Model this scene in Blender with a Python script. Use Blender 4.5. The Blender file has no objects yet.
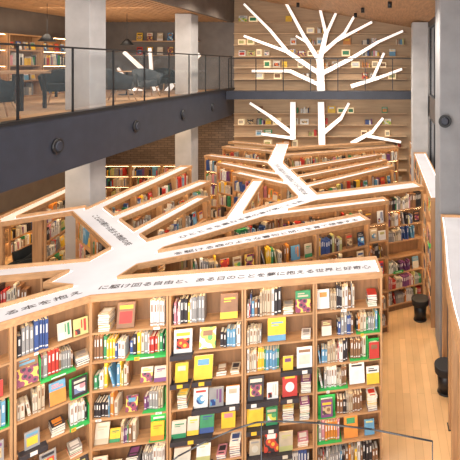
import bpy, math, random
from mathutils import Vector, Matrix
R = random.Random(11)
scene = bpy.context.scene
COL = scene.collection
try:
    scene.view_settings.view_transform = 'Standard'
except Exception:
    pass

# ------------------------------------------------------------------ materials
MATS = {}
def mat(name, col, rough=0.6, kind='plain', scale=6.0, emit=0.0, metal=0.0, alpha=1.0, var=0.12, axis='x', col2=None, ecol=None):
    if name in MATS: return MATS[name]
    m = bpy.data.materials.new(name); m.use_nodes = True
    nt = m.node_tree; N = nt.nodes; L = nt.links
    b = N['Principled BSDF']
    b.inputs['Roughness'].default_value = rough
    b.inputs['Metallic'].default_value = metal
    tc = N.new('ShaderNodeTexCoord')
    mp = N.new('ShaderNodeMapping')
    L.new(tc.outputs['Object'], mp.inputs['Vector'])
    dark = [c*(1-var) for c in col]; light = [min(1, c*(1+var)) for c in col]
    if kind in ('plain', 'wood', 'concrete'):
        n = N.new('ShaderNodeTexNoise')
        n.inputs['Scale'].default_value = scale
        n.inputs['Detail'].default_value = 4
        if kind == 'wood':
            s = {'x': (0.5, 6, 6), 'y': (6, 0.5, 6), 'z': (6, 6, 0.5)}[axis]
            mp.inputs['Scale'].default_value = s
        L.new(mp.outputs['Vector'], n.inputs['Vector'])
        cr = N.new('ShaderNodeValToRGB')
        cr.color_ramp.elements[0].position = 0.3; cr.color_ramp.elements[1].position = 0.7
        cr.color_ramp.elements[0].color = (*dark, 1); cr.color_ramp.elements[1].color = (*light, 1)
        L.new(n.outputs['Fac'], cr.inputs['Fac'])
        L.new(cr.outputs['Color'], b.inputs['Base Color'])
    elif kind == 'art':
        v = N.new('ShaderNodeTexVoronoi'); v.inputs['Scale'].default_value = scale
        L.new(mp.outputs['Vector'], v.inputs['Vector'])
        cr = N.new('ShaderNodeValToRGB'); cr.color_ramp.interpolation='CONSTANT'
        cols=[col]+list(col2)
        el=cr.color_ramp.elements
        while len(el)<len(cols): el.new(0.5)
        for i,c in enumerate(cols):
            el[i].position=i*0.9/len(cols); el[i].color=(*c,1)
        L.new(v.outputs['Distance'], cr.inputs['Fac'])
        L.new(cr.outputs['Color'], b.inputs['Base Color'])
    elif kind in ('brick', 'plank'):
        br = N.new('ShaderNodeTexBrick')
        if kind == 'plank':
            mp.inputs['Rotation'].default_value = (0, 0, math.pi/2)
            br.inputs['Brick Width'].default_value = 1.4; br.inputs['Row Height'].default_value = 0.11
            br.inputs['Mortar Size'].default_value = 0.002
        else:
            mp.inputs['Rotation'].default_value = (math.pi/2, 0, 0)
            br.inputs['Brick Width'].default_value = 0.24; br.inputs['Row Height'].default_value = 0.08
            br.inputs['Mortar Size'].default_value = 0.008
        br.inputs['Scale'].default_value = 1.0
        br.inputs['Color1'].default_value = (*dark, 1); br.inputs['Color2'].default_value = (*light, 1)
        br.inputs['Mortar'].default_value = (*(col2 or [c*0.45 for c in col]), 1)
        L.new(mp.outputs['Vector'], br.inputs['Vector'])
        n = N.new('ShaderNodeTexNoise'); n.inputs['Scale'].default_value = 3
        mx = N.new('ShaderNodeMixRGB'); mx.blend_type = 'MULTIPLY'; mx.inputs['Fac'].default_value = 0.3
        L.new(mp.outputs['Vector'], n.inputs['Vector'])
        L.new(br.outputs['Color'], mx.inputs['Color1']); L.new(n.outputs['Fac'], mx.inputs['Color2'])
        L.new(mx.outputs['Color'], b.inputs['Base Color'])
    if emit > 0:
        b.inputs['Emission Color'].default_value = (*(ecol or col), 1)
        b.inputs['Emission Strength'].default_value = emit
    if alpha < 1:
        b.inputs['Alpha'].default_value = alpha
    MATS[name] = m
    return m

WOOD = mat('shelf_wood', (0.46, 0.255, 0.12), 0.5, 'wood', 5, var=0.2)
WOODB = mat('shelf_back_wood', (0.22, 0.115, 0.055), 0.6, 'wood', 5, var=0.18, axis='z')
WOODL = mat('pale_wood', (0.52, 0.33, 0.19), 0.5, 'wood', 5, var=0.15)
WOODV = mat('post_wood', (0.45, 0.255, 0.125), 0.5, 'wood', 5, var=0.2, axis='z')
WHITE = mat('pale_glowing_panel', (0.53, 0.53, 0.56), 0.35, 'plain', 3, emit=0.24, var=0.06)
GLOW = mat('glowing_edge_strip', (1.0, 0.97, 0.94), 0.5, 'plain', 4, emit=1.4, var=0.02)
BRANCH = mat('glowing_branch', (1.0, 0.96, 0.90), 0.5, 'plain', 4, emit=0.75, var=0.02)
WARM = mat('warm_lamp', (1.0, 0.72, 0.38), 0.5, 'plain', 4, emit=4, var=0.02)
LED = mat('warm_led_strip', (1.0, 0.70, 0.36), 0.5, 'plain', 4, emit=20, var=0.02)
FLOOR = mat('honey_plank_floor', (0.80, 0.50, 0.24), 0.28, 'plank', var=0.10, col2=(0.5,0.28,0.12))
CONC = mat('concrete', (0.46, 0.45, 0.45), 0.8, 'concrete', 3, var=0.10)
CONCD = mat('mid_grey_concrete', (0.27, 0.27, 0.28), 0.8, 'concrete', 3, var=0.10)
BRICK = mat('brown_brick', (0.17, 0.115, 0.08), 0.8, 'brick', var=0.2)
STEEL = mat('charcoal_steel', (0.028, 0.033, 0.05), 0.45, 'plain', 4, var=0.15)
BLACK = mat('black_metal', (0.012, 0.012, 0.014), 0.4, 'plain', 4)
SEAT = mat('black_seat_leather', (0.015, 0.014, 0.016), 0.65, 'plain', 20)
GLASS = mat('clear_glass', (0.2, 0.25, 0.28), 0.02, 'plain', 2, alpha=0.09)
WGLASS = mat('dim_window_glass', (0.04, 0.05, 0.07), 0.08, 'plain', 1.5, var=0.5)
CEILW = mat('ceiling_wood', (0.52, 0.29, 0.14), 0.6, 'wood', 4, axis='y', var=0.2)
SLATD = mat('ceiling_void', (0.05, 0.035, 0.03), 0.8, 'plain', 4)
TREEW = mat('tree_wall_panel', (0.48, 0.335, 0.21), 0.7, 'wood', 3, var=0.12)
LEDGE = mat('wall_ledge_wood', (0.64, 0.45, 0.28), 0.6, 'wood', 4, var=0.1)
GREYW = mat('dark_grey_plaster', (0.17, 0.15, 0.14), 0.8, 'plain', 3)
MEZW = mat('brown_plaster', (0.15, 0.12, 0.10), 0.8, 'plain', 3)
DARKW = mat('dark_brown_wall', (0.10, 0.08, 0.07), 0.8, 'plain', 3)
GREEN = mat('lime_green_board', (0.035, 0.42, 0.09), 0.5, 'plain', 6)
TEAL = mat('dark_teal_fabric', (0.010, 0.014, 0.018), 0.95, 'plain', 30)
GREYF = mat('blue_grey_fabric', (0.04, 0.05, 0.06), 0.9, 'plain', 30)
INK = mat('dark_grey_ink', (0.07, 0.06, 0.06), 0.7, 'plain', 5)
PAGE = mat('page_paper', (0.74, 0.69, 0.58), 0.8, 'plain', 40)
CARD = mat('white_card', (0.82, 0.81, 0.78), 0.8, 'plain', 40, var=.05)
CHAR = mat('charcoal_board', (0.03, 0.027, 0.035), 0.6, 'plain', 6)
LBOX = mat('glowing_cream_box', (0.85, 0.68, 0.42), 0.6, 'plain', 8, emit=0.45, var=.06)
ART=[mat('cover_art_warm',(0.78,0.44,0.05),.5,'art',14,col2=[(.6,.06,.03),(.05,.03,.03)]),
     mat('cover_art_blue',(0.75,0.75,0.7),.5,'art',12,col2=[(.1,.3,.5),(.03,.06,.2)]),
     mat('cover_art_green',(0.1,0.35,0.12),.5,'art',10,col2=[(.65,.6,.1),(.7,.7,.65)]),
     mat('cover_art_night',(0.04,0.03,0.05),.5,'art',18,col2=[(.25,.05,.1),(.7,.5,.1)]),
     mat('cover_art_pink',(0.6,0.25,0.28),.5,'art',11,col2=[(.7,.65,.6),(.15,.2,.35)]),
     mat('cover_art_earth',(0.25,0.13,0.06),.5,'art',13,col2=[(.55,.4,.22),(.06,.05,.04)])]

# ------------------------------------------------------------------ helpers
def link(o):
    COL.objects.link(o); return o
def empty(name, loc=(0,0,0), rz=0.0):
    o = bpy.data.objects.new(name, None); o.location = loc; o.rotation_euler = (0,0,rz)
    o.empty_display_size = 0.1
    return link(o)
def tag(o, label, cat, group=None):
    o['label'] = label; o['category'] = cat
    if group: o['group'] = group
    return o
class MB:
    def __init__(s): s.v=[]; s.f=[]; s.mi=[]; s.ms=[]
    def mid(s, m):
        if m not in s.ms: s.ms.append(m)
        return s.ms.index(m)
    def box(s, x0,x1,y0,y1,z0,z1, m, M=None):
        b=len(s.v)
        for p in ((x0,y0,z0),(x1,y0,z0),(x1,y1,z0),(x0,y1,z0),(x0,y0,z1),(x1,y0,z1),(x1,y1,z1),(x0,y1,z1)):
            s.v.append(tuple(M @ Vector(p)) if M else p)
        i=s.mid(m)
        for f in ((0,3,2,1),(4,5,6,7),(0,1,5,4),(1,2,6,5),(2,3,7,6),(3,0,4,7)):
            s.f.append(tuple(b+k for k in f)); s.mi.append(i)
    def cyl(s, p0, p1, r0, r1, m, n=16):
        p0=Vector(p0); p1=Vector(p1); d=(p1-p0).normalized()
        a=d.orthogonal().normalized(); c=d.cross(a); b=len(s.v); i=s.mid(m)
        for p,r in ((p0,r0),(p1,r1)):
            for k in range(n):
                t=2*math.pi*k/n; s.v.append(tuple(p+a*r*math.cos(t)+c*r*math.sin(t)))
        for k in range(n):
            s.f.append((b+k,b+(k+1)%n,b+n+(k+1)%n,b+n+k)); s.mi.append(i)
        s.f.append(tuple(b+k for k in reversed(range(n)))); s.mi.append(i)
        s.f.append(tuple(b+n+k for k in range(n))); s.mi.append(i)
    def poly(s, pts, z0, z1, m):
        b=len(s.v); n=len(pts); i=s.mid(m)
        for z in (z0,z1):
            for p in pts: s.v.append((p[0],p[1],z))
        s.f.append(tuple(b+k for k in reversed(range(n)))); s.mi.append(i)
        s.f.append(tuple(b+n+k for k in range(n))); s.mi.append(i)
        for k in range(n):
            s.f.append((b+k,b+(k+1)%n,b+n+(k+1)%n,b+n+k)); s.mi.append(i)
    def mesh(s, name):
        me=bpy.data.meshes.new(name); me.from_pydata(s.v,[],s.f)
        for m in s.ms: me.materials.append(m)
        me.polygons.foreach_set('material_index', s.mi); me.update()
        return me
    def obj(s, name, parent=None, bevel=0, smooth=False):
        o=bpy.data.objects.new(name, s.mesh(name)); link(o)
        if parent: o.parent=parent
        if bevel:
            md=o.modifiers.new('bevel','BEVEL'); md.width=bevel; md.segments=2
        if smooth:
            for p in o.data.polygons: p.use_smooth = len(p.vertices)==4
        return o
def boxo(name, x0,x1,y0,y1,z0,z1, m, parent=None, bevel=0):
    b=MB(); b.box(x0,x1,y0,y1,z0,z1,m); return b.obj(name,parent,bevel)
def struct(o): o['kind']='structure'; return o

# ------------------------------------------------------------------ setting
CAMH=5.0; F=460.0; VX=381.0; VY=65.0
BACK=16.3; RW=1.40; LW=-10.0; MEZ=4.15; EDGE=-5.2
struct(boxo('floor', LW,RW,1.0,BACK,-0.1,0,FLOOR))
struct(boxo('wall_back', EDGE,RW,BACK,BACK+0.15,0,7.8,TREEW))
struct(boxo('wall_mezzanine_back', LW,EDGE,BACK,BACK+0.15,MEZ,7.8,GREYW))
struct(boxo('wall_lower_back', LW,EDGE,BACK,BACK+0.15,0,MEZ,BRICK))
struct(boxo('wall_left', LW-0.15,LW,1.0,BACK,0,7.8,MEZW))
b=MB()
b.box(RW,RW+0.15,4.0,BACK,0,1.1,DARKW); b.box(RW,RW+0.15,4.0,BACK,3.5,4.1,DARKW); b.box(RW,RW+0.15,4.0,BACK,6.1,6.6,DARKW)
struct(b.obj('wall_right'))
wn=0
for (y0,y1) in ((4.6,7.8),(8.7,13.3),(14.1,16.2)):
    for (z0,z1) in ((1.1,3.5),(4.1,6.1)):
        wn+=1
        b=MB(); b.box(RW+0.03,RW+0.05,y0,y1,z0,z1,WGLASS)
        k=max(1,int((y1-y0)/1.0)); 
        for i in range(k+1):
            yy=y0+(y1-y0)*i/k; b.box(RW,RW+0.08,yy-0.03,yy+0.03,z0,z1,BLACK)
        b.box(RW,RW+0.08,y0,y1,z0,z0+0.05,BLACK); b.box(RW,RW+0.08,y0,y1,z1-0.05,z1,BLACK)
        struct(b.obj('window_%d'%wn))
for i,(y0,y1) in enumerate(((7.8,8.7),(13.3,14.1))):
    struct(boxo('trim_%d'%(i+1),RW,RW+0.15,y0,y1,1.1,6.1,CONC))
b=MB()
b.v+= [(RW+.1,1,6.25),(EDGE,1,7.45),(EDGE,BACK,7.45),(RW+.1,BACK,6.25),(RW+.1,1,6.35),(EDGE,1,7.55),(EDGE,BACK,7.55),(RW+.1,BACK,6.35)]
i=b.mid(CEILW)
for f in ((0,1,2,3),(4,7,6,5),(0,4,5,1),(1,5,6,2),(2,6,7,3),(3,7,4,0)): b.f.append(f); b.mi.append(i)
struct(b.obj('ceiling'))
MC=6.55
struct(boxo('ceiling_mezzanine',LW,EDGE-0.13,1.0,BACK,MC+0.06,MC+0.2,SLATD))
b=MB(); x=LW+.05
while x<EDGE-0.25:
    b.box(x,x+0.09,6.0,BACK-.01,MC-.03,MC+0.058,CEILW); x+=0.17
o=struct(b.obj('ceiling_slats'))
struct(boxo('trim_5',EDGE-0.12,EDGE,1.0,BACK-0.01,MC-0.05,7.4,MEZW))
struct(boxo('floor_mezzanine',LW,EDGE-0.13,3.0,BACK,MEZ-0.3,MEZ-0.02,WOODL))
struct(boxo('trim_3',EDGE-0.12,EDGE,3.0,BACK-0.01,3.25,MEZ,STEEL))
struct(boxo('trim_4',EDGE-0.16,EDGE+0.02,3.0,BACK-0.01,MEZ,MEZ+0.05,BLACK))
struct(boxo('ceiling_lower',LW,EDGE-0.13,3.0,BACK,3.28,3.38,MEZW))
struct(boxo('floor_walkway',EDGE+0.03,RW,15.35,15.9,3.85,4.12,STEEL))
for y in (7.38,9.76,12.08,14.2):
    e=empty('round_vent',(EDGE,y,3.70))
    b=MB(); b.cyl((0.0,0,0),(0.035,0,0),0.13,0.12,BLACK,24); b.obj('rim',e,smooth=True)
    b=MB(); b.cyl((0.036,0,0),(0.05,0,0),0.085,0.07,STEEL,24); b.obj('cone',e,smooth=True)
    tag(e,'black round vent set in the dark steel balcony fascia','vent','vents on the balcony fascia')
def column(x0,x1,y0,y1,z0,z1,lab,m=CONC):
    e=empty('concrete_column',((x0+x1)/2,(y0+y1)/2,z0))
    w=(x1-x0)/2; d=(y1-y0)/2
    boxo('shaft',-w,w,-d,d,0,z1-z0,m,e,0.015)
    tag(e,lab,'column')
for yy in (8.8,13.5):
    column(-6.05,-5.57,yy,yy+0.52,0,3.28,'square concrete column standing below the balcony')
    column(-6.05,-5.57,yy,yy+0.52,MEZ-0.02,MC-.04,'square grey concrete column rising through the upper floor')
column(0.92,1.39,13.5,14.02,0,6.26 ,'pale concrete pier between tall dark windows')
column(1.0,1.39,7.85,8.5,0,6.26 ,'large grey concrete pier between tall windows',CONCD)

# ------------------------------------------------------------------ books registry
PAL=[((0.60,0.54,0.44),'cream'),((0.72,0.71,0.68),'white'),((0.50,0.04,0.03),'red'),((0.04,0.08,0.24),'navy'),((0.04,0.24,0.10),'green'),
     ((0.78,0.49,0.04),'yellow'),((0.03,0.025,0.03),'black'),((0.62,0.23,0.04),'orange'),((0.12,0.30,0.46),'light blue'),((0.24,0.12,0.06),'brown'),
     ((0.28,0.27,0.265),'grey'),((0.54,0.23,0.27),'pink'),((0.18,0.06,0.18),'purple'),((0.50,0.41,0.29),'beige'),((0.48,0.46,0.18),'pale green')]
WTS=[11,13,5,6,4,5,11,4,4,8,10,3,3,9,3]
BM=[]
for c,n in PAL: BM.append(mat('cover_'+n.replace(' ','_'),c,0.5,'plain',12,var=0.10))
def pick(): return R.choices(range(len(PAL)),WTS)[0]
BOOKS=[]
def spine_mesh(ci):
    b=MB(); m=BM[ci]; lab = BM[1] if ci not in (0,1,13) else BM[R.choice([2,3,6,9])]
    b.box(-0.5,-0.38,-0.42,0.5,0,1,m); b.box(0.38,0.5,-0.42,0.5,0,1,m)
    b.box(-0.42,0.42,-0.5,-0.42,0,1,m); b.box(-0.38,0.38,-0.42,0.47,0.02,0.97,PAGE)
    b.box(-0.2,0.2,-0.506,-0.5,0.55,0.85,lab); b.box(-0.38,0.38,-0.506,-0.5,0.08,0.13,lab)
    return b.mesh('book')
BOOKMESH=[spine_mesh(i) for i in range(len(PAL))]

def fill_row(M, x0,x1, yfront, z, hmax, near, dense=1.0):
    x=x0+0.008
    base=R.uniform(0.7,0.9)*hmax; ci=pick(); run=0
    while x<x1-0.02:
        if R.random()<0.025*(2-dense): x+=R.uniform(0.01,0.05)*(2-dense); continue
        t=R.uniform(0.011,0.042)
        if run<=0:
            ci=pick(); run=R.choice([1,1,1,1,2,3,5]); base=R.uniform(0.52,0.96)*hmax
        run-=1
        if x+t>x1-0.006: break
        h=base*R.uniform(0.92,1.02); d=R.uniform(0.11,0.15)
        yo=R.uniform(0.0,0.03)
        if R.random()<0.045 and x+t+0.08<x1:
            a=R.uniform(.12,.28); lx=h*math.sin(a)
            T=M @ Matrix.Translation((x+lx+t/2, yfront+yo+d/2, z+0.002)) @ Matrix.Rotation(-a,4,'Y') @ Matrix.Translation((0,0,t*.5*math.sin(a)))
            BOOKS.append((T,t*0.9,d,h*.95,ci,near)); x+=lx+t*1.2+0.004; continue
        T=M @ Matrix.Translation((x+t/2, yfront+yo+d/2, z)) 
        BOOKS.append((T,t*0.95,d,h,ci,near)); x+=t+0.001

def display_book(M, w,h,ci,c2,style,tilt=0.16,name='display_book'):
    b=MB(); m=BM[ci]; a=BM[c2]; c3=R.choice(ART) if R.random()<.6 else BM[R.choice([0,1,2,5,5,7,8])]
    t=0.022
    b.box(-w/2,w/2,-t,0-0.002,0,h,m); b.box(-w/2+0.004,w/2-0.002,-t+0.004,0.004,0.004,h-0.004,PAGE)
    y=-t-0.0015
    if style==0:
        b.box(-w*.38,w*.38,y,-t,h*.74,h*.88,a); b.box(-w*.36,w*.36,y,-t,h*.18,h*.64,c3)
    elif style==1:
        b.box(-w*.5,w*.5,y,-t,0,h*.62,c3); b.box(-w*.35,w*.35,y,-t,h*.72,h*.8,a); b.box(-w*.35,w*.1,y,-t,h*.85,h*.9,a)
    elif style==2:
        b.box(-w*.5,w*.5,y,-t,h*.0,h*.26,a); b.box(-w*.3,w*.35,y,-t,h*.76,h*.83,a); b.box(-w*.3,w*.1,y,-t,h*.66,h*.70,a)
    elif style==3:
        b.box(-w*.5,w*.5,y,-t,0,h,c3); b.box(-w*.3,w*.3,y-.001,y,h*.6,h*.85,a)
    elif style==4:
        b.box(w*.2,w*.36,y,-t,h*.2,h*.9,a); b.box(w*.02,w*.1,y,-t,h*.4,h*.9,a); b.box(-w*.4,-w*.05,y,-t,h*.08,h*.4,c3)
    else:
        b.cyl((0,-t,h*.42),(0,y-0.001,h*.42),w*.3,w*.3,c3,18); b.box(-w*.35,w*.35,y,-t,h*.8,h*.9,a)
    o=b.obj(name)
    o.matrix_world = M @ Matrix.Rotation(-tilt,4,'X')
    tag(o, '%s face-out book with %s cover details on a shelf'%(PAL[ci][1],PAL[c2][1]),'book','face-out display books')
    return o
def rdisp(M,w,h,tilt=.14):
    ci=pick(); c2=R.choice([x for x in range(len(PAL)) if x!=ci])
    return display_book(M,w,h,ci,c2,R.choice([0,0,1,1,2,3,3,4,5]),tilt)
def flat_pile(M,n,w,d):
    z=0
    for k in range(n):
        h=R.uniform(0.014,0.030); ci=pick(); c2=pick()
        b=MB(); b.box(-w/2,w/2,-d/2,d/2,0,0.002,BM[ci]); b.box(-w/2+.003,w/2-.003,-d/2+.003,d/2-.003,0.002,h-.002,PAGE); b.box(-w/2,w/2,-d/2,d/2,h-.002,h,BM[ci])
        b.box(-w*.35,w*.35,-d*.1,d*.35,h,h+.001,BM[c2]); b.box(-w*.3,w*.3,-d*.35,-d*.25,h,h+.001,BM[c2])
        o=b.obj('flat_book'); o.matrix_world=M@Matrix.Translation((0,0,z+0.001))@Matrix.Rotation(R.uniform(-.08,.08),4,'Z')
        tag(o,'%s paperback lying flat in a small pile'%PAL[ci][1],'book','flat piles of books'); z+=h+0.002

# ------------------------------------------------------------------ tree-shaped bookcases
TOPZ=2.45; TC=TOPZ-0.055
SH=[0.12,0.44,0.76,1.08,1.40,1.72,2.04]
NS=len(SH)
def bookcase(p0,p1,halfw,label,near=False,dense=1.0):
    d=(Vector(p1)-Vector(p0)); L=d.length; ang=math.atan2(d.y,d.x)
    mid=(Vector(p0)+Vector(p1))/2
    e=empty('bookcase',(mid.x,mid.y,0),ang)
    h=L/2-0.004; t=0.022
    for s in (-1,1):
        xa=-h if s<0 else h-t
        boxo('side_panel',xa,xa+t,-halfw,halfw,0.0,TC,WOODV,e)
    boxo('back_panel',-h+t,h-t,-0.01,0.01,0.0,TC,WOODB,e)
    boxo('plinth',-h+t,h-t,-halfw+0.03,-0.01,0.0,SH[0]-0.02,WOODB,e)
    for z in SH:
        b=MB(); b.box(-h+t,h-t,-halfw+0.005,-0.01,z-0.02,z,WOOD); b.box(-h+t,h-t,0.01,halfw-0.005,z-0.02,z,WOOD)
        b.obj('shelf',e)
    b=MB(); b.box(-h+t+.02,h-t-.02,-halfw+0.03,-halfw+0.045,TC-0.008,TC,LED)
    for z in SH[2:]: b.box(-h+t+.02,h-t-.02,-halfw+0.02,-halfw+0.03,z-0.026,z-0.0205,LED)
    b.obj('light_strip',e)
    tag(e,label,'bookcase','bookcases under the branching canopy')
    M=Matrix.Translation((mid.x,mid.y,0)) @ Matrix.Rotation(ang,4,'Z')
    if not near:
        for i,z in enumerate(SH):
            hm=(SH[i+1] if i+1<NS else TC)-z-0.03
            if R.random()<0.96*dense:
                a=-h+t; c=h-t
                r=R.random()
                if r<0.6 and mid.y<12.5 and i>=2:
                    cut=R.uniform(0.2,0.55)
                    n=max(1,int(cut/0.16))
                    for k in range(n):
                        rdisp(M@Matrix.Translation((c-cut*(k+.5)/n,-halfw+0.07,z+0.003)),R.uniform(.11,.15),R.uniform(.16,.23))
                    c-=cut
                elif r>.85: c-=R.uniform(.1,.3)
                fill_row(M,a,c,-halfw+0.02,z,hm,False,dense)
        if R.random()<0.4:
            i=R.choice([2,3,4,5]); z=SH[i]
            green_board(M,R.uniform(-h+0.15,h-0.2),-halfw,z,R.uniform(0.12,0.3),0.05)
    return M,h,t

def green_board(M,x,y,z,w,hh):
    b=MB(); b.box(-w/2,w/2,-0.004,0.004,0,hh,GREEN); b.box(-w/2,w/2,0.004,0.10,0,0.006,GREEN)
    b.box(-w*.35,w*.35,-0.0055,-0.004,hh*.4,hh*.6,BM[1])
    o=b.obj('shelf_sign'); o.matrix_world=M@Matrix.Translation((x,y-0.006,z+0.002))
    tag(o,'bright green bent category board on a shelf edge','sign','green shelf boards')

def outline(pts, hw, ext=0.0):
    P=[Vector(p) for p in pts]
    P[0]=P[0]-(P[1]-P[0]).normalized()*ext; P[-1]=P[-1]+(P[-1]-P[-2]).normalized()*ext
    Lf=[];Rt=[]
    for i,p in enumerate(P):
        if i==0: n=(P[1]-P[0]).normalized(); k=1
        elif i==len(P)-1: n=(P[-1]-P[-2]).normalized(); k=1
        else:
            a=(P[i]-P[i-1]).normalized(); c=(P[i+1]-P[i]).normalized(); n=(a+c).normalized(); k=1/max(0.5,n.dot(a))
        q=Vector((-n.y,n.x)); Lf.append(p+q*hw*k); Rt.append(p-q*hw*k)
    return Rt+list(reversed(Lf))

def boolean(base, others, op):
    for o in others:
        md=base.modifiers.new('b','BOOLEAN'); md.operation=op; md.solver='EXACT'; md.object=o
    dg=bpy.context.evaluated_depsgraph_get(); dg.update()
    me=bpy.data.meshes.new_from_object(base.evaluated_get(dg))
    base.modifiers.clear(); base.data=me
    return base
def union_of(strips, rimw, ext, z0, z1, m, name):
    obs=[]
    for k,(pts,w) in enumerate(strips):
        b=MB(); b.poly(outline(pts,w/2-rimw,ext),z0,z1,m)
        obs.append(b.obj(name if k==0 else 'tmp'))
    base=obs[0]
    if len(obs)>1:
        boolean(base,obs[1:],'UNION')
        for o in obs[1:]: bpy.data.objects.remove(o)
    return base
def canopy(strips,label,name='branching_canopy',texts=(),thick=0.055):
    e=empty(name,(0,0,0)); z=TOPZ
    rim=union_of(strips,0,0,z-thick,z+0.02,WOOD,'wooden_rim')
    cut=union_of(strips,0.022,-0.022,z-0.03,z+0.1,WOOD,'cut')
    boolean(rim,[cut],'DIFFERENCE'); bpy.data.objects.remove(cut)
    rim.parent=e
    g=union_of(strips,0.024,-0.024,z-0.03,z-0.022,GLOW,'edge_light'); g.parent=e
    p=union_of(strips,0.046,-0.046,z-0.022,z-0.014,WHITE,'top_panel'); p.parent=e
    for (pa,pb,s0,s1,off,body,size) in texts:
        a=Vector(pa); c=Vector(pb); d=(c-a).normalized(); n=Vector((-d.y,d.x))
        q=a+d*s0+n*(off-size*0.36)
        cu=bpy.data.curves.new('lettering','FONT'); cu.body=body; cu.size=size; cu.extrude=0.0008; cu.offset=size*0.004
        o=bpy.data.objects.new('tmp',cu); link(o)
        dg=bpy.context.evaluated_depsgraph_get(); dg.update()
        me=bpy.data.meshes.new_from_object(o.evaluated_get(dg)); bpy.data.objects.remove(o)
        me.materials.clear(); me.materials.append(INK)
        xs=[v.co.x for v in me.vertices]; sc=(s1-s0)/max(1e-3,max(xs)) if xs else 1
        sc=min(max(sc,0.6),1.7)
        for v in me.vertices: v.co.x*=sc
        o=bpy.data.objects.new('lettering',me); link(o); o.parent=e
        o.location=(q.x,q.y,z-0.012); o.rotation_euler=(0,0,math.atan2(d.y,d.x))
    tag(e,label,'shelf canopy')
    return e

def cases_along(p0,p1,w,s0,s1,label,near=False,dense=1.0,mod=0.87):
    a=Vector(p0); c=Vector(p1); d=c-a; L=d.length; u=d/L
    mid=(a+c)/2
    n=Vector((u.y,-u.x))
    if n.dot(-mid)<0:
        a,c=c,a; u=-u; s0,s1=s1,s0
    tot=L-s0-s1; k=max(1,round(tot/mod)); out=[]
    for i in range(k):
        q0=a+u*(s0+tot*i/k); q1=a+u*(s0+tot*(i+1)/k)
        out.append(bookcase(q0,q1,w/2-0.02,label,near,dense))
    return out

A2=(-0.02,5.86); A1=(-3.30,5.27); A0=(-4.32,4.27)
HUB=(-3.38,6.35); T0=(-3.56,5.30); HB2=(-3.36,6.66)
T2=(-5.25,8.2); E1=(-1.36,8.82); E2=(0.80,9.82)
B0=(-3.25,5.98); B1=(-0.27,7.70)
D0=(-4.5,7.4); D1=(-3.85,10.1)
Z0=(-3.5,5.95); Z1=(-5.5,5.45)
N0=(-5.1,8.05); N1=(-4.9,11.6)
M0=(-2.45,7.5); M1=(-2.72,10.2)
S0=(-3.75,6.75); S1=(-3.45,8.9)
Fm=(-2.76,11.97); F2=(-3.2,15.0)
H0=(-1.7,9.55); H1=(0.25,11.6)
K0=(-2.4,11.1); K1=(-0.05,13.1)
G1=(-4.9,13.0)
J0=(-2.15,10.6); J1=(-4.2,12.0)
I0=(-2.95,12.9); I1=(0.5,14.4)
Q0=(-3.0,13.5); Q1=(-4.9,14.4)
C0=(-2.2,7.75); C1=(0.1,8.72)
X0=(-6.22,7.5); X1=(-6.52,10.6)
U0=(-2.05,10.3); U1=(0.1,12.35)
V0=(-3.1,14.0); V1=(0.1,15.2)
W0=(-1.75,9.7); W1=(-3.45,10.95)
O0=(-3.15,14.4); O1=(-5.0,15.3)
strips=[([A0,A1,A2],0.48),([T0,HB2],0.76),([HUB,T2],0.48),([HUB,E1,E2],0.50),([B0,B1],0.38),([D0,D1],0.30),([Z0,Z1],0.34),([N0,N1],0.30),
        ([M0,M1],0.25),([S0,S1],0.24),([C0,C1],0.28),([E1,Fm,F2],0.42),([H0,H1],0.26),([K0,K1],0.26),([Fm,G1],0.27),([J0,J1],0.25),
        ([I0,I1],0.26),([Q0,Q1],0.24),([T2,X0],0.28),([X0,X1],0.28),([U0,U1],0.24),([V0,V1],0.24),([W0,W1],0.25),([O0,O1],0.24)]
canopy(strips,'pale lit tree-shaped canopy with wooden rim and dark lettering over bookcases',texts=[
 (A1,A2,0.05,3.22,0.01,'に駆け回る自由と、ある日のことを夢に抱える世界と好奇心',0.105),
 (A0,A1,0.35,1.32,0.01,'てくる本を抱え',0.105),
 (B0,B1,0.5,3.3,0.0,'を駆ける森のような書物と問いを育て想像する',0.105),
 (T2,HUB,0.5,2.35,0.0,'ことばの種から始まる物語の枝',0.105),
 (HUB,E1,0.6,3.0,0.0,'ひとときを重ねる頁の音が聞こえる朝',0.105),
 (E1,Fm,0.3,3.3,0.0,'本の森に分け入り知の枝をひろげ葉をつける',0.135)])
lab='wooden bookcase packed with upright books beneath the glowing canopy'
nearA=cases_along(A0,A1,0.48,0.0,0.05,'tall wooden bookcase with books and green boards',True,mod=.7)
nearB=cases_along(A1,A2,0.48,0.05,0.0,'tall wooden bookcase with face-out books on display',True,mod=0.81)
cases_along(T0,HUB,0.66,0.45,0.1,lab)
cases_along(HUB,T2,0.46,0.5,0.2,lab)
cases_along(HUB,E1,0.48,0.5,0.1,lab)
cases_along(E1,E2,0.48,0.25,0.0,lab)
cases_along(B0,B1,0.38,0.7,0.0,lab)
cases_along(D0,D1,0.30,0.5,0.0,lab)
cases_along(N0,N1,0.30,0.4,0.0,lab)
cases_along(M0,M1,0.25,0.5,0.0,lab)
cases_along(S0,S1,0.24,0.6,0.0,lab)
cases_along(C0,C1,0.28,0.5,0.0,lab)
cases_along(E1,Fm,0.40,0.5,0.1,lab)
cases_along(Fm,F2,0.40,0.3,0.0,lab)
cases_along(H0,H1,0.26,0.4,0.0,lab)
cases_along(K0,K1,0.26,0.5,0.0,lab)
cases_along(Fm,G1,0.27,0.5,0.0,lab)
cases_along(J0,J1,0.25,0.4,0.0,lab)
cases_along(W0,W1,0.25,0.4,0.0,lab)
cases_along(I0,I1,0.26,0.4,0.0,lab)
cases_along(Q0,Q1,0.24,0.4,0.0,lab)
cases_along(X0,X1,0.28,1.0,0.0,lab)
cases_along(U0,U1,0.24,0.5,0.0,lab)
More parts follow.
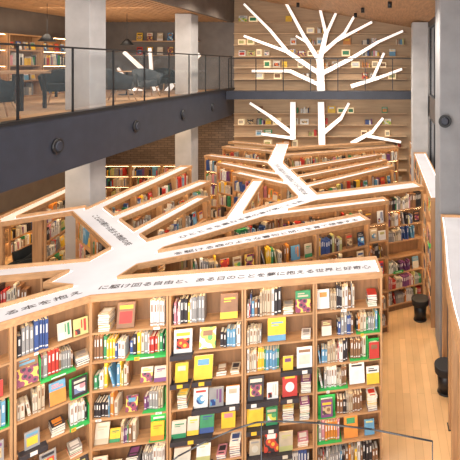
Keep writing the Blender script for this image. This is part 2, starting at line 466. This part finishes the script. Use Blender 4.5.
cases_along(Z0,Z1,0.34,0.7,0.0,lab)
for p in ((-6.22,7.55),(-5.8,7.85)):
    e=empty('wooden_post',(p[0],p[1],0)); boxo('shaft',-0.03,0.03,-0.03,0.03,0,TC,WOODV,e,0.004)
    boxo('foot_plate',-0.05,0.05,-0.05,0.05,0,0.01,BLACK,e)
    tag(e,'slim wooden post carrying a branch of the canopy','post')

for (y0,y1) in ((8.75,13.35),(14.15,15.3)):
    canopy([([(1.12,y1),(1.12,y0)],0.36)],'pale lit shelf top with wooden rim beneath the windows','window_canopy')
    n=max(1,round((y1-y0)/0.9))
    for i in range(n):
        a=y0+(y1-y0)*i/n; c=y0+(y1-y0)*(i+1)/n
        bookcase((1.12,c),(1.12,a),0.17,'wooden wall bookcase beneath tall windows')
curve=[(1.24,7.78),(1.19,7.2),(1.13,6.6),(1.06,6.0),(1.0,5.4),(0.97,4.8),(0.96,4.2)]
canopy([(curve,0.46)],'curved pale lit shelf top with thick wooden rim on slim posts','window_canopy',thick=0.2)
for (x,y) in ((0.82,4.6),(0.88,5.5),(0.97,6.35),(1.05,7.6)):
    e=empty('wooden_post',(x,y,0)); boxo('shaft',-0.035,0.035,-0.06,0.06,0,TOPZ-0.2,WOODV,e,0.004)
    boxo('foot_plate',-0.05,0.05,-0.07,0.07,0,0.012,BLACK,e)
    tag(e,'slim wooden post carrying the glowing canopy by the windows','post','posts of the window counter')
e=empty('window_counter',(1.26,6.0,0))
boxo('worktop',-0.13,0.13,-1.6,1.7,0.96,1.0,WOODL,e,0.005)
boxo('apron',-0.08,-0.05,-1.55,1.65,0.02,0.96,WOOD,e)
for y in (-1.5,0,1.5): boxo('leg',-0.03,0.03,y-0.03,y+0.03,0,0.96,BLACK,e)
tag(e,'long narrow pale wooden counter along the windows','counter')
for (x,y) in ((0.77,9.05),(0.99,7.05)):
    e=empty('round_stool',(x,y,0))
    b=MB(); b.cyl((0,0,0.30),(0,0,0.42),0.165,0.175,SEAT,28); b.obj('seat',e,0.01,True)
    b=MB(); b.cyl((0,0,0.02),(0,0,0.30),0.11,0.13,BLACK,20); b.obj('pedestal',e,smooth=True)
    b=MB(); b.cyl((0,0,0),(0,0,0.02),0.13,0.12,BLACK,28); b.obj('base',e,smooth=True)
    tag(e,'low round black padded stool by the windows','stool','stools at the window counter')

# ------------------------------------------------------------------ front bookcase dressing
def rowh(i): return (SH[i+1] if i+1<NS else TC)-SH[i]-0.03
yf=-0.22+0.02
def shelf_card(M,x,z):
    b=MB(); w=R.uniform(.035,.07); h=R.uniform(.022,.04)
    b.box(-w/2,w/2,-0.0015,0.0,0,h,R.choice([CARD,CARD,CARD,BM[5]])); b.box(-w/2,w/2,0,0.02,h*.45,h*.45+.0015,CARD)
    b.box(-w*.35,w*.3,-0.0022,-0.0015,h*.55,h*.7,INK); b.box(-w*.35,w*.15,-0.0022,-0.0015,h*.25,h*.38,INK)
    o=b.obj('shelf_card'); o.matrix_world=M@Matrix.Translation((x,yf-0.022,z-h*.6))
    tag(o,'small printed paper card clipped to a shelf edge','card','paper cards on shelf edges')
def shelf_row(unit, i, parts):
    M,h,t=unit; x=-h+t; W=2*(h-t); z=SH[i]; hm=rowh(i)
    for fr,ty in parts:
        w=W*fr
        if ty in 'bg' and R.random()<.5: shelf_card(M,x+w*R.uniform(.2,.8),z-.003)
        if ty=='b': fill_row(M,x,x+w,yf,z,hm,True)
        elif ty=='e': pass
        elif ty=='g':
            fill_row(M,x+0.01,x+w-0.01,yf+0.02,z+0.01,hm-0.01,True)
            side=R.random()<.5; xa=x+.002 if side else x+w-.01
            b=MB(); b.box(xa,xa+.007,yf-0.005,yf+0.17,z+0.001,z+hm*R.uniform(.6,.95),GREEN); b.box(x+0.012,x+w-0.012,yf-0.01,yf+0.17,z+0.001,z+0.006,GREEN)
            if R.random()<.6: b.box(x+0.004,x+w-0.004,yf-0.02,yf-0.016,z-0.02,z+0.006,GREEN); b.box(x+w*.3,x+w*.7,yf-0.0215,yf-0.02,z-0.014,z-0.001,BM[1])
            o=b.obj('shelf_divider'); o.matrix_world=M.copy()
            tag(o,'bright green shelf divider tray holding upright books','divider','green shelf dividers')
        elif ty=='G':
            hh=hm*R.uniform(.6,.95)
            b=MB(); b.box(x+0.01,x+w-0.01,yf+0.05,yf+0.056,z+0.001,z+hh,GREEN); b.box(x+0.01,x+w-0.01,yf-0.03,yf+0.05,z+0.001,z+0.007,GREEN)
            b.box(x+w*.2,x+w*.8,yf+0.0485,yf+0.05,z+hh*.78,z+hh*.86,BM[1])
            o=b.obj('shelf_sign'); o.matrix_world=M.copy()
            tag(o,'bright green bent board standing on a shelf','sign','green shelf boards')
            rdisp(M@Matrix.Translation((x+w/2,yf+0.0,z+0.009)),min(.14,w-.03),.19,0.1)
        elif ty=='f':
            n=max(1,int(w/0.15))
            for k in range(n):
                flat_pile(M@Matrix.Translation((x+w*(k+.5)/n,yf+0.075,z)),R.randint(2,8),R.uniform(.10,.13),0.16)
        elif ty[0]=='d':
            n=int(ty[1]); proj = .05 if len(ty)>2 else 0
            xx=x
            ws=[R.uniform(.75,1.3) for _ in range(n)]; s=sum(ws)
            for k in range(n):
                cw=w*ws[k]/s
                bw=min(cw-0.008,R.uniform(0.11,0.22)); bh=min(hm-0.012,bw*R.uniform(1.15,1.5))
                rdisp(M@Matrix.Translation((xx+cw/2,yf+0.04-proj+R.uniform(-.02,.02),z+0.004)),bw,bh,R.uniform(.08,.34)); xx+=cw
            if proj:
                b=MB(); b.box(x+0.01,x+w-0.01,yf-0.12,yf-0.112,z-0.02,z+0.03,CHAR); b.box(x+0.01,x+w-0.01,yf-0.112,yf+0.01,z+0.0005,z+0.0025,CHAR)
                b.box(x+0.01,x+0.016,yf-0.112,yf+0.01,z+0.0025,z+0.03,CHAR)
                for q in range(n):
                    if R.random()<.6:
                        cx=x+w*(q+.5)/n; b.box(cx-.03,cx+.03,yf-0.1215,yf-0.12,z-0.01,z+0.03,BM[R.choice([1,1,5,0])])
                o=b.obj('display_tray'); o.matrix_world=M.copy()
                tag(o,'charcoal display tray projecting from a wooden shelf','tray','charcoal display trays')
        x+=w
PX=[[(1,'b')],[(.4,'f'),(.3,'d1'),(.3,'g')],[(.6,'d2x'),(.4,'G')],[(.35,'b'),(.3,'f'),(.35,'d1')],[(.5,'b'),(.5,'g')],[(.5,'b'),(.15,'e'),(.35,'d1')],[(.8,'b'),(.2,'e')]]
PY=[[(1,'b')],[(.4,'g'),(.6,'d2x')],[(.6,'d2x'),(.4,'f')],[(.4,'d1x'),(.3,'f'),(.3,'g')],[(.4,'b'),(.3,'d1'),(.3,'G')],[(.3,'d1'),(.5,'g'),(.2,'f')],[(.45,'b'),(.1,'e'),(.45,'d2')]]
for ui,u in enumerate(nearA):
    for i in range(NS): shelf_row(u,i,(PX,PY)[min(1,ui)][i])
P=[
 [[(1,'b')],[(.4,'d2x'),(.25,'f'),(.35,'b')],[(.35,'d2'),(.25,'b'),(.15,'e'),(.25,'G')],[(.35,'b'),(.3,'d1'),(.35,'g')],[(.5,'b'),(.1,'e'),(.4,'d2')],[(.45,'b'),(.55,'g')],[(.3,'f'),(.25,'d1'),(.2,'e'),(.25,'b')]],
 [[(1,'b')],[(.6,'d2x'),(.4,'f')],[(.6,'d3x'),(.4,'d1')],[(.3,'f'),(.7,'d3x')],[(.3,'d1x'),(.3,'d1x'),(.4,'f')],[(.33,'d1x'),(.34,'d1'),(.33,'b')],[(.5,'b'),(.12,'e'),(.38,'d1')]],
 [[(1,'b')],[(.7,'d3x'),(.3,'f')],[(.5,'d2x'),(.5,'f')],[(.5,'d2x'),(.3,'d1x'),(.2,'f')],[(.5,'b'),(.5,'d2x')],[(.25,'b'),(.4,'d1'),(.15,'e'),(.2,'f')],[(.55,'b'),(.15,'f'),(.3,'d1')]],
 [[(1,'b')],[(.4,'g'),(.6,'d2')],[(.3,'G'),(.45,'b'),(.25,'f')],[(.5,'g'),(.5,'d2')],[(.5,'b'),(.3,'g'),(.2,'G')],[(.3,'d1'),(.3,'b'),(.4,'g')],[(.2,'d1'),(.4,'b'),(.15,'e'),(.25,'f')]],
]
for ui,u in enumerate(nearB):
    for i in range(NS): shelf_row(u,i,P[ui%4][i])

# ------------------------------------------------------------------ tree wall at the back
def W(x,y,D=16.1): return ((x-VX)*D/F, CAMH-(y-VY)*D/F)
def limb(e,x0,y0,x1,y1,w0,w1,D):
    a=Vector(W(x0,y0,D)); c=Vector(W(x1,y1,D)); d=(c-a).normalized(); n=Vector((-d.y,d.x)); w0*=.75; w1*=.8
    for (nm,dy0,dy1,g,m) in (('branch_diffuser',-0.03,0.0,0,BRANCH),('branch_backing',0.001,0.03,0.014,WOOD)):
        b=MB(); i=b.mid(m)
        q=[a-d*w0*.25-n*(w0/2+g),c-n*(w1/2+g),c+n*(w1/2+g),a-d*w0*.25+n*(w0/2+g)]
        b.v+=[(p.x,dy0,p.y) for p in q]+[(p.x,dy1,p.y) for p in q]
        for f in ((0,1,2,3),(4,7,6,5),(0,4,5,1),(1,5,6,2),(2,6,7,3),(3,7,4,0)): b.f.append(f); b.mi.append(i)
        b.obj(nm,e)
def tree(segs,D,lab):
    e=empty('tree_wall_lamp',(0,D,0))
    for s in segs: limb(e,*s,D)
    tag(e,lab,'wall light')
tree([(321,89,320,58,.36,.28),(320,60,326,34,.24,.19),(326,34,320,9,.15,.11),(326,35,336,13,.14,.10),
      (320,62,305,38,.21,.17),(305,38,286,3,.16,.11),(308,43,296,36,.10,.08),
      (320,74,288,52,.21,.17),(288,52,244,36,.14,.10),(288,52,270,30,.15,.12),(270,30,244,4,.12,.09),
      (320,85,290,71,.18,.15),(290,71,252,71,.13,.10),
      (323,52,344,34,.18,.15),(344,34,355,15,.13,.10),(338,40,372,22,.13,.10),
      (321,74,352,58,.21,.17),(352,58,378,42,.16,.13),(378,42,403,31,.12,.09)],16.02,
     'large glowing white tree with forking tapering branches on shelved wall')
tree([(352,86,378,78,.18,.15),(378,78,402,69,.14,.10),(372,80,384,53,.14,.10)],16.02,
     'small separate glowing white branch on the shelved wall')
tree([(293,138,293,102,.24,.22),(293,134,270,116,.17,.14),(270,116,250,103,.13,.10),(293,138,262,134,.13,.10),
      (322,143,321,102,.30,.26),(322,134,341,118,.20,.16),(341,118,349,103,.13,.11)],15.98,
     'glowing white tree trunks and forks on the wall below the walkway')
tree([(352,143,372,132,.18,.15),(372,132,383,118,.14,.10),(368,136,401,142,.13,.10)],15.98,
     'small glowing white branch on the wall below the walkway')
tree([(160,98,150,76,.26,.20),(150,76,124,52,.2,.15),(152,78,150,48,.16,.12),(162,97,200,54,.22,.15),(180,78,180,52,.14,.11),(158,96,108,82,.18,.13),(134,90,118,68,.13,.10)],15.6,
     'glowing long branch-shaped lamp standing behind the railing')
tree([(66,100,48,62,.22,.16),(60,86,30,76,.16,.11),(52,70,62,44,.14,.11),(48,62,14,44,.16,.11)],15.6,
     'glowing branch-shaped lamp on the wall behind armchairs')
z=0.5; k=0
while z<6.9:
    if not (3.6<z<4.4):
        xr=0.9 if z<6.2 else (0.2 if z<6.5 else -2.0)
        o=boxo('wall_shelf',-5.15,xr,16.06,16.295,z-0.012,z+0.012,LEDGE)
        tag(o,'thin pale wooden ledge running across the panelled wall','shelf','ledges on the panelled wall')
        x=-5.0
        while x<xr-0.3:
            r=R.random()
            if r<0.30 and k<90 and z>1.8:
                w=R.uniform(.16,.30); hh=R.uniform(.18,.25)
                if R.random()<.5:
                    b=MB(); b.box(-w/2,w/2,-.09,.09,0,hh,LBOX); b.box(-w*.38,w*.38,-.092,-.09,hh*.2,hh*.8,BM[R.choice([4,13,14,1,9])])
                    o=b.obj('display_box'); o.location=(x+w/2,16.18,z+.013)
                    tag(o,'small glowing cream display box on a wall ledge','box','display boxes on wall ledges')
                else: display_book(Matrix.Translation((x+w/2,16.17,z+0.016)),w,hh,R.choice([4,14,0,9,13,1]),R.choice([1,0,6,5]),R.choice([0,1,3]),0.1)
                k+=1; x+=w+.08
            elif r<.36:
                fill_row(Matrix.Identity(4),x,x+0.3,16.1,z+0.013,0.24,False); x+=0.35
            else: x+=0.3
    z+=0.40
def railing(name,p0,p1,z,n,lab,glass=True):
    p0=Vector(p0);p1=Vector(p1); d=p1-p0; L=d.length
    e=empty(name,(p0.x,p0.y,z),math.atan2(d.y,d.x))
    b=MB(); b.box(0,L,-0.02,0.02,1.08,1.11,BLACK); b.obj('handrail',e)
    for i in range(n+1):
        x=L*i/n; boxo('post',x-0.014,x+0.014,-0.012,0.012,0.0,1.08,BLACK,e)
    for zz in (0.35,0.6,0.85) if not glass else ():
        b=MB(); b.cyl((0,0,zz),(L,0,zz),0.006,0.006,BLACK,6); b.obj('wire',e)
    if glass:
        for i in range(n):
            boxo('glass_panel',L*i/n+0.03,L*(i+1)/n-0.03,-0.004,0.004,0.06,1.05,GLASS,e)
    tag(e,lab,'railing')
railing('balcony_railing',(EDGE-0.07,3.1),(EDGE-0.07,16.2),MEZ+0.05,11,'clear glass balcony railing with thin black posts and handrail')
railing('walkway_railing',(EDGE+0.1,15.4),(RW-0.1,15.4),4.12,7,'thin black wire railing along the walkway',False)

# ------------------------------------------------------------------ furniture
def tub_chair(x,y,rz,m,lab,z0=MEZ-0.02):
    e=empty('armchair',(x,y,z0),rz)
    b=MB(); n=22; i=b.mid(m)
    ring=[]
    for k in range(n+1):
        t=math.radians(-20)+math.radians(220)*k/n
        hh=0.62+0.16*math.sin(max(0,min(math.pi,(t))))
        ro=0.36; ri=0.30
        base=len(b.v)
        c,s=math.cos(t),math.sin(t)
        b.v+=[(ro*c*.85,ro*s*.85,0.3),(ro*c*1.05,ro*s*1.05,hh),(ri*c*1.05,ri*s*1.05,hh),(ri*c*.85,ri*s*.85,0.3)]
        ring.append(base)
    for k in range(n):
        a,c=ring[k],ring[k+1]
        for j in range(4):
            b.f.append((a+j,c+j,c+(j+1)%4,a+(j+1)%4)); b.mi.append(i)
    for a in (ring[0],ring[-1]): b.f.append((a,a+1,a+2,a+3)); b.mi.append(i)
    b.obj('backrest',e,smooth=True)
    b=MB(); b.cyl((0,0,0.28),(0,0,0.45),0.25,0.25,m,26); b.obj('seat',e,0.02,True)
    for sx in (-1,1):
        for sy in (-1,1):
            b=MB(); b.cyl((sx*.15,sy*.15,0.3),(sx*.24,sy*.24,0.0),0.02,0.012,WOODL,10); b.obj('leg',e,smooth=True)
    tag(e,lab,'chair')
tub_chair(-6.15,7.35,2.6,TEAL,'dark teal tub armchair on splayed wooden legs by the railing')
tub_chair(-7.9,8.3,-1.2,TEAL,'dark teal tub armchair facing a small round table')
tub_chair(-7.3,10.4,0.4,TEAL,'dark teal tub armchair beside the concrete column')
tub_chair(-6.3,11.2,2.4,GREYF,'blue-grey tub armchair near the glass railing')
tub_chair(-6.4,12.6,0.9,GREYF,'blue-grey tub armchair further along the balcony')
tub_chair(-6.9,14.8,0.9,TEAL,'dark teal tub armchair near the grey wall')
tub_chair(-7.6,12.2,-0.9,TEAL,'dark teal tub armchair beside the long desk')
tub_chair(-7.5,9.7,0.4,TEAL,'dark tub armchair in the dim seating area',0)
tub_chair(-8.3,10.6,-0.8,TEAL,'dark tub armchair beside a low table under the balcony',0)
tub_chair(-7.5,11.3,2.9,GREYF,'blue-grey tub armchair in the seating area under the balcony',0)
def table(x,y,r,h,lab,z0=MEZ-0.02):
    e=empty('round_table',(x,y,z0))
    b=MB(); b.cyl((0,0,h-0.03),(0,0,h),r,r,WOODL,32); b.obj('tabletop',e,0.006)
    b=MB(); b.cyl((0,0,0.02),(0,0,h-0.03),0.03,0.03,BLACK,12); b.obj('pole',e,smooth=True)
    b=MB(); b.cyl((0,0,0),(0,0,0.02),r*.6,r*.55,BLACK,28); b.obj('base',e,smooth=True)
    tag(e,lab,'table')
table(-7.05,7.9,0.36,0.6,'round pale wooden table on a black pedestal')
table(-6.55,10.35,0.28,0.6,'small round wooden table between armchairs')
table(-7.4,13.4,0.4,0.7,'round wooden table on the upper floor')
table(-7.7,10.5,0.33,0.55,'round wooden table in the seating area',0)
for (x,y) in ((-8.6,11.5),(-7.3,9.0)):
    e=empty('reading_desk',(x,y,MEZ-0.02),0 if x<-8 else 1.57)
    L=1.2 if x<-8 else .6
    boxo('desktop',-0.35,0.35,-L,L,0.7,0.74,WOODL,e,0.005)
    for sx in (-.3,.3):
        for sy in (-L+.1,L-.1): boxo('leg',sx-.025,sx+.025,sy-.025,sy+.025,0,0.7,BLACK,e)
    tag(e,'pale wooden reading desk with black legs','desk')
for (x,y) in ((-8.2,11.3),(-7.4,13.4)):
    e=empty('pendant_lamp',(x,y,MC-.04))
    b=MB(); b.cyl((0,0,-0.75),(0,0,0),0.006,0.006,BLACK,8); b.obj('cord',e)
    b=MB(); n=24; i=b.mid(BLACK)
    for (r,z) in ((0.04,-0.75),(0.20,-0.93),(0.19,-0.93),(0.03,-0.765)):
        for k in range(n): b.v.append((r*math.cos(6.2832*k/n),r*math.sin(6.2832*k/n),z))
    for j in range(3):
        for k in range(n): b.f.append((j*n+k,j*n+(k+1)%n,(j+1)*n+(k+1)%n,(j+1)*n+k)); b.mi.append(i)
    b.obj('lamp_shade',e,smooth=True)
    b=MB(); b.cyl((0,0,-0.90),(0,0,-0.80),0.05,0.03,WARM,16); b.obj('bulb',e)
    tag(e,'black cone pendant lamp hanging on a thin cord','pendant lamp')
def wallcase(M,w,h,rows,lab,dense=.8,led=False,disp=False):
    e=empty('wall_bookcase'); e.matrix_world=M
    for s in (-1,1): boxo('side_panel',(-w/2 if s<0 else w/2-.03),(-w/2+.03 if s<0 else w/2),-0.28,0,0,h,WOODV,e)
    boxo('back_panel',-w/2+.03,w/2-.03,-0.02,0,0,h,WOODB,e)
    b=MB()
    for i in range(rows+1):
        z=(h-0.03)*i/rows; boxo('shelf',-w/2+.03,w/2-.03,-0.27,-0.021,z,z+.03,WOOD,e)
        if led and i>0: b.box(-w/2+.05,w/2-.05,-0.25,-0.235,z-0.008,z-0.001,LED)
        if i<rows:
            if disp and i%2==1:
                for q in range(int(w/.25)):
                    rdisp(M@Matrix.Translation((-w/2+.17+q*.25,-0.2,z+.033)),.16,.22)
            else: fill_row(M,-w/2+.04,w/2-.04-R.uniform(0,.4),-0.24,z+.03,h/rows-.06,False,dense)
    if led: b.obj('light_strip',e)
    tag(e,lab,'bookcase','wall bookcases')
for i in range(7):
    M=Matrix.Translation((LW+0.001,8.2+i*1.1,0))@Matrix.Rotation(math.pi/2,4,'Z')
    wallcase(M,1.08,1.1,3,'low wooden bookcase along the dim side wall',led=True)
for i in range(3):
    M=Matrix.Translation((-9.3+i*1.1,BACK-0.001,0)); wallcase(M,1.08,1.5,4,'low wooden bookcase against the dark brick wall',led=True)
for i in range(4):
    M=Matrix.Translation((LW+0.001,11.4+i*1.2,MEZ-0.02))@Matrix.Rotation(math.pi/2,4,'Z')
    wallcase(M,1.15,1.7,4,'warm-lit wooden bookcase along the upper side wall',dense=.1,led=i%2==0,disp=True)
for zz in (5.35,5.85):
    o=boxo('display_ledge',-8.7,-6.4,16.06,16.298,zz-.03,zz,WOODL); tag(o,'thin pale wooden display ledge on the grey wall','shelf')
    for i in range(6):
        ci=[0,13,9,1,2,5][(i+int(zz*2))%6]; display_book(Matrix.Translation((-8.5+i*.36,16.2,zz+.002)),.2,.28,ci,[6,2,1,9,6,2][i],i%4,0.1)

for (x,y) in ((-7.6,5.6),(-8.6,6.6),(-7.4,14.6)):
    e=empty('long_table',(x,y,0)); boxo('tabletop',-.7,.7,-.35,.35,.70,.74,WOODL,e,.005)
    for sx in (-.62,.62):
        for sy in (-.28,.28): boxo('leg',sx-.025,sx+.025,sy-.025,sy+.025,0,.70,BLACK,e)
    tag(e,'pale wooden table with black legs under the balcony','table')
for (x,y) in ((-7.0,7.8),(-7.2,10.4),(-7.0,12.4),(-7.2,14.6),(-8.6,9.0)):
    e=empty('downlight',(x,y,3.28))
    b=MB(); b.cyl((0,0,-0.12),(0,0,0),0.06,0.06,BLACK,16); b.obj('housing',e,smooth=True)
    b=MB(); b.cyl((0,0,-0.125),(0,0,-0.121),0.05,0.05,WARM,16); b.obj('lens',e)
    tag(e,'black cylindrical ceiling spotlight with warm glow','ceiling light','spotlights under the balcony')
e=empty('wall_speaker',(1.08,7.84,4.05)); b=MB(); b.cyl((0,0,0),(0,-0.08,0),0.09,0.11,BLACK,24); b.obj('housing',e,smooth=True)
b=MB(); b.cyl((0,-0.081,0),(0,-0.09,0),0.07,0.05,STEEL,20); b.obj('cone',e,smooth=True)
tag(e,'round black speaker mounted on a concrete pier','speaker')

e=empty('stair_railing',(-0.65,2.5,2.0))
pts=[(-0.55,0.80),(-0.45,0.875),(-0.3,0.955),(-0.15,1.02),(-0.03,1.057),(0.08,1.065),(0.3,1.055),(0.6,1.02),(0.93,0.955)]
b=MB()
for i in range(len(pts)-1):
    b.cyl((pts[i][0],0,pts[i][1]),(pts[i+1][0],0,pts[i+1][1]),0.0045,0.0045,BLACK,10)
b.obj('handrail',e,smooth=True)
for x,z in ((-0.55,0.80),(0.0,1.058),(0.93,0.955)):
    b=MB(); b.cyl((x,0,0),(x,0,z),0.003,0.003,BLACK,8); b.obj('post',e,smooth=True)
tag(e,'thin black metal stair handrail on slim posts','railing')
struct(boxo('floor_landing',-1.5,0.6,1.2,2.6,1.85,1.998,WOODL))

# ------------------------------------------------------------------ realise books
def score(bk):
    p=bk[0].translation; D=p.y
    x=VX+F*p.x/D; y=VY+F*(CAMH-p.z)/D
    inside = 0<x<460 and 0<y<466
    return (0 if (inside and bk[5]) else 1, D)
BOOKS.sort(key=score)
for i,bk in enumerate(BOOKS[:300]):
    T,w,d,h,ci,near=bk
    o=bpy.data.objects.new('book',BOOKMESH[ci]); link(o)
    o.matrix_world=T@Matrix.Diagonal((w,d,h,1))
    tag(o,'upright book with %s spine on a wooden shelf'%PAL[ci][1],'book','upright books on the tall bookcase')
b=MB()
for bk in BOOKS[300:]:
    T,w,d,h,ci,near=bk
    b.box(-w/2,w/2,-d/2,d/2,0.001,h,BM[ci],T)
    lab=BM[1] if ci not in (0,1,13) else BM[6]
    if near or T.translation.y<10: b.box(-w*.2,w*.2,-d/2-0.001,-d/2,h*.55,h*.85,lab,T)
o=b.obj('books'); o['kind']='stuff'; tag(o,'many upright books in mixed colours filling the bookcases','books')
print('BOOKS',len(BOOKS))

# ------------------------------------------------------------------ lights
def area(name,loc,rot,sx,sy,p,col=(1,0.95,0.88)):
    l=bpy.data.lights.new(name,'AREA'); l.shape='RECTANGLE'; l.size=sx; l.size_y=sy; l.energy=p; l.color=col
    o=bpy.data.objects.new(name,l); o.location=loc; o.rotation_euler=rot; link(o); return o
area('ceiling_light',(-2.2,4.5,6.45),(math.radians(8),0,0),3.5,6,220)  # added overhead area lamp above the view, no fixture modelled
area('ceiling_light',(-2.6,9.0,6.6),(math.radians(12),0,0),3.0,2.5,190)  # second added overhead lamp, brightens the middle shelves
area('window_light',(-2.0,0.8,3.4),(math.radians(86),0,0),6,2.5,400,(1,0.95,0.9))  # added fill aimed at the front shelves; no window stands here
area('mezzanine_light',(-7.6,7,6.45),(0,0,0),3,4,75,(1,0.88,0.72))  # added area lamp brightening the balcony, no fixture modelled
area('mezzanine_light',(-7.6,12.0,6.45),(math.radians(25),0,0),3,3,130,(1,0.86,0.68))
area('mezzanine_light',(-7.6,12.5,4.9),(math.radians(180),0,0),3,5,60,(1,0.82,0.62))  # added uplight floating mid-room to brighten the slatted ceiling
area('under_balcony_light',(-7.0,8.5,3.2),(0,0,0),2.5,8,140,(1,0.76,0.5))
area('under_balcony_light',(-7.0,14.2,3.2),(0,0,0),3,3,80,(1,0.76,0.5))
for (x,y,en) in ((-0.5,12.6,330),(-2.5,12.6,330),(-4.3,12.6,330),(0.3,8.0,290),(-0.8,14.4,160),(-2.6,14.4,160),(-4.4,14.4,160),(0.2,10.5,200)):
    z=6.3+(1.45-x)*0.18-0.1
    e=empty('track_spotlight',(x,y,z+0.02)); bb=MB(); bb.cyl((0,0,-0.14),(0,0,0),0.05,0.05,BLACK,14); bb.obj('housing',e,smooth=True)  # housing added to go with the extra spot below it
    tag(e,'small black ceiling spotlight on the wooden ceiling','ceiling light','ceiling spotlights')
    l=bpy.data.lights.new('spot','SPOT'); l.energy=en; l.spot_size=math.radians(140); l.spot_blend=0.8; l.shadow_soft_size=0.12; l.color=(1,0.91,0.79)
    o=bpy.data.objects.new('spot_beam',l); o.location=(x,y,z-0.15); link(o)  # added spot brightening the far part of the shop
w=bpy.data.worlds.new('world'); scene.world=w; w.use_nodes=True
bg=w.node_tree.nodes['Background']; bg.inputs['Color'].default_value=(0.97,0.96,0.98,1); bg.inputs['Strength'].default_value=0.9

# ------------------------------------------------------------------ camera
c=bpy.data.cameras.new('camera'); c.lens=36; c.sensor_width=36; c.shift_x=-(VX-230)/460; c.shift_y=-(230-VY)/460
c.clip_end=100
co=bpy.data.objects.new('camera',c); co.location=(0,0,CAMH); co.rotation_euler=(math.pi/2,0,0); link(co)
scene.camera=co
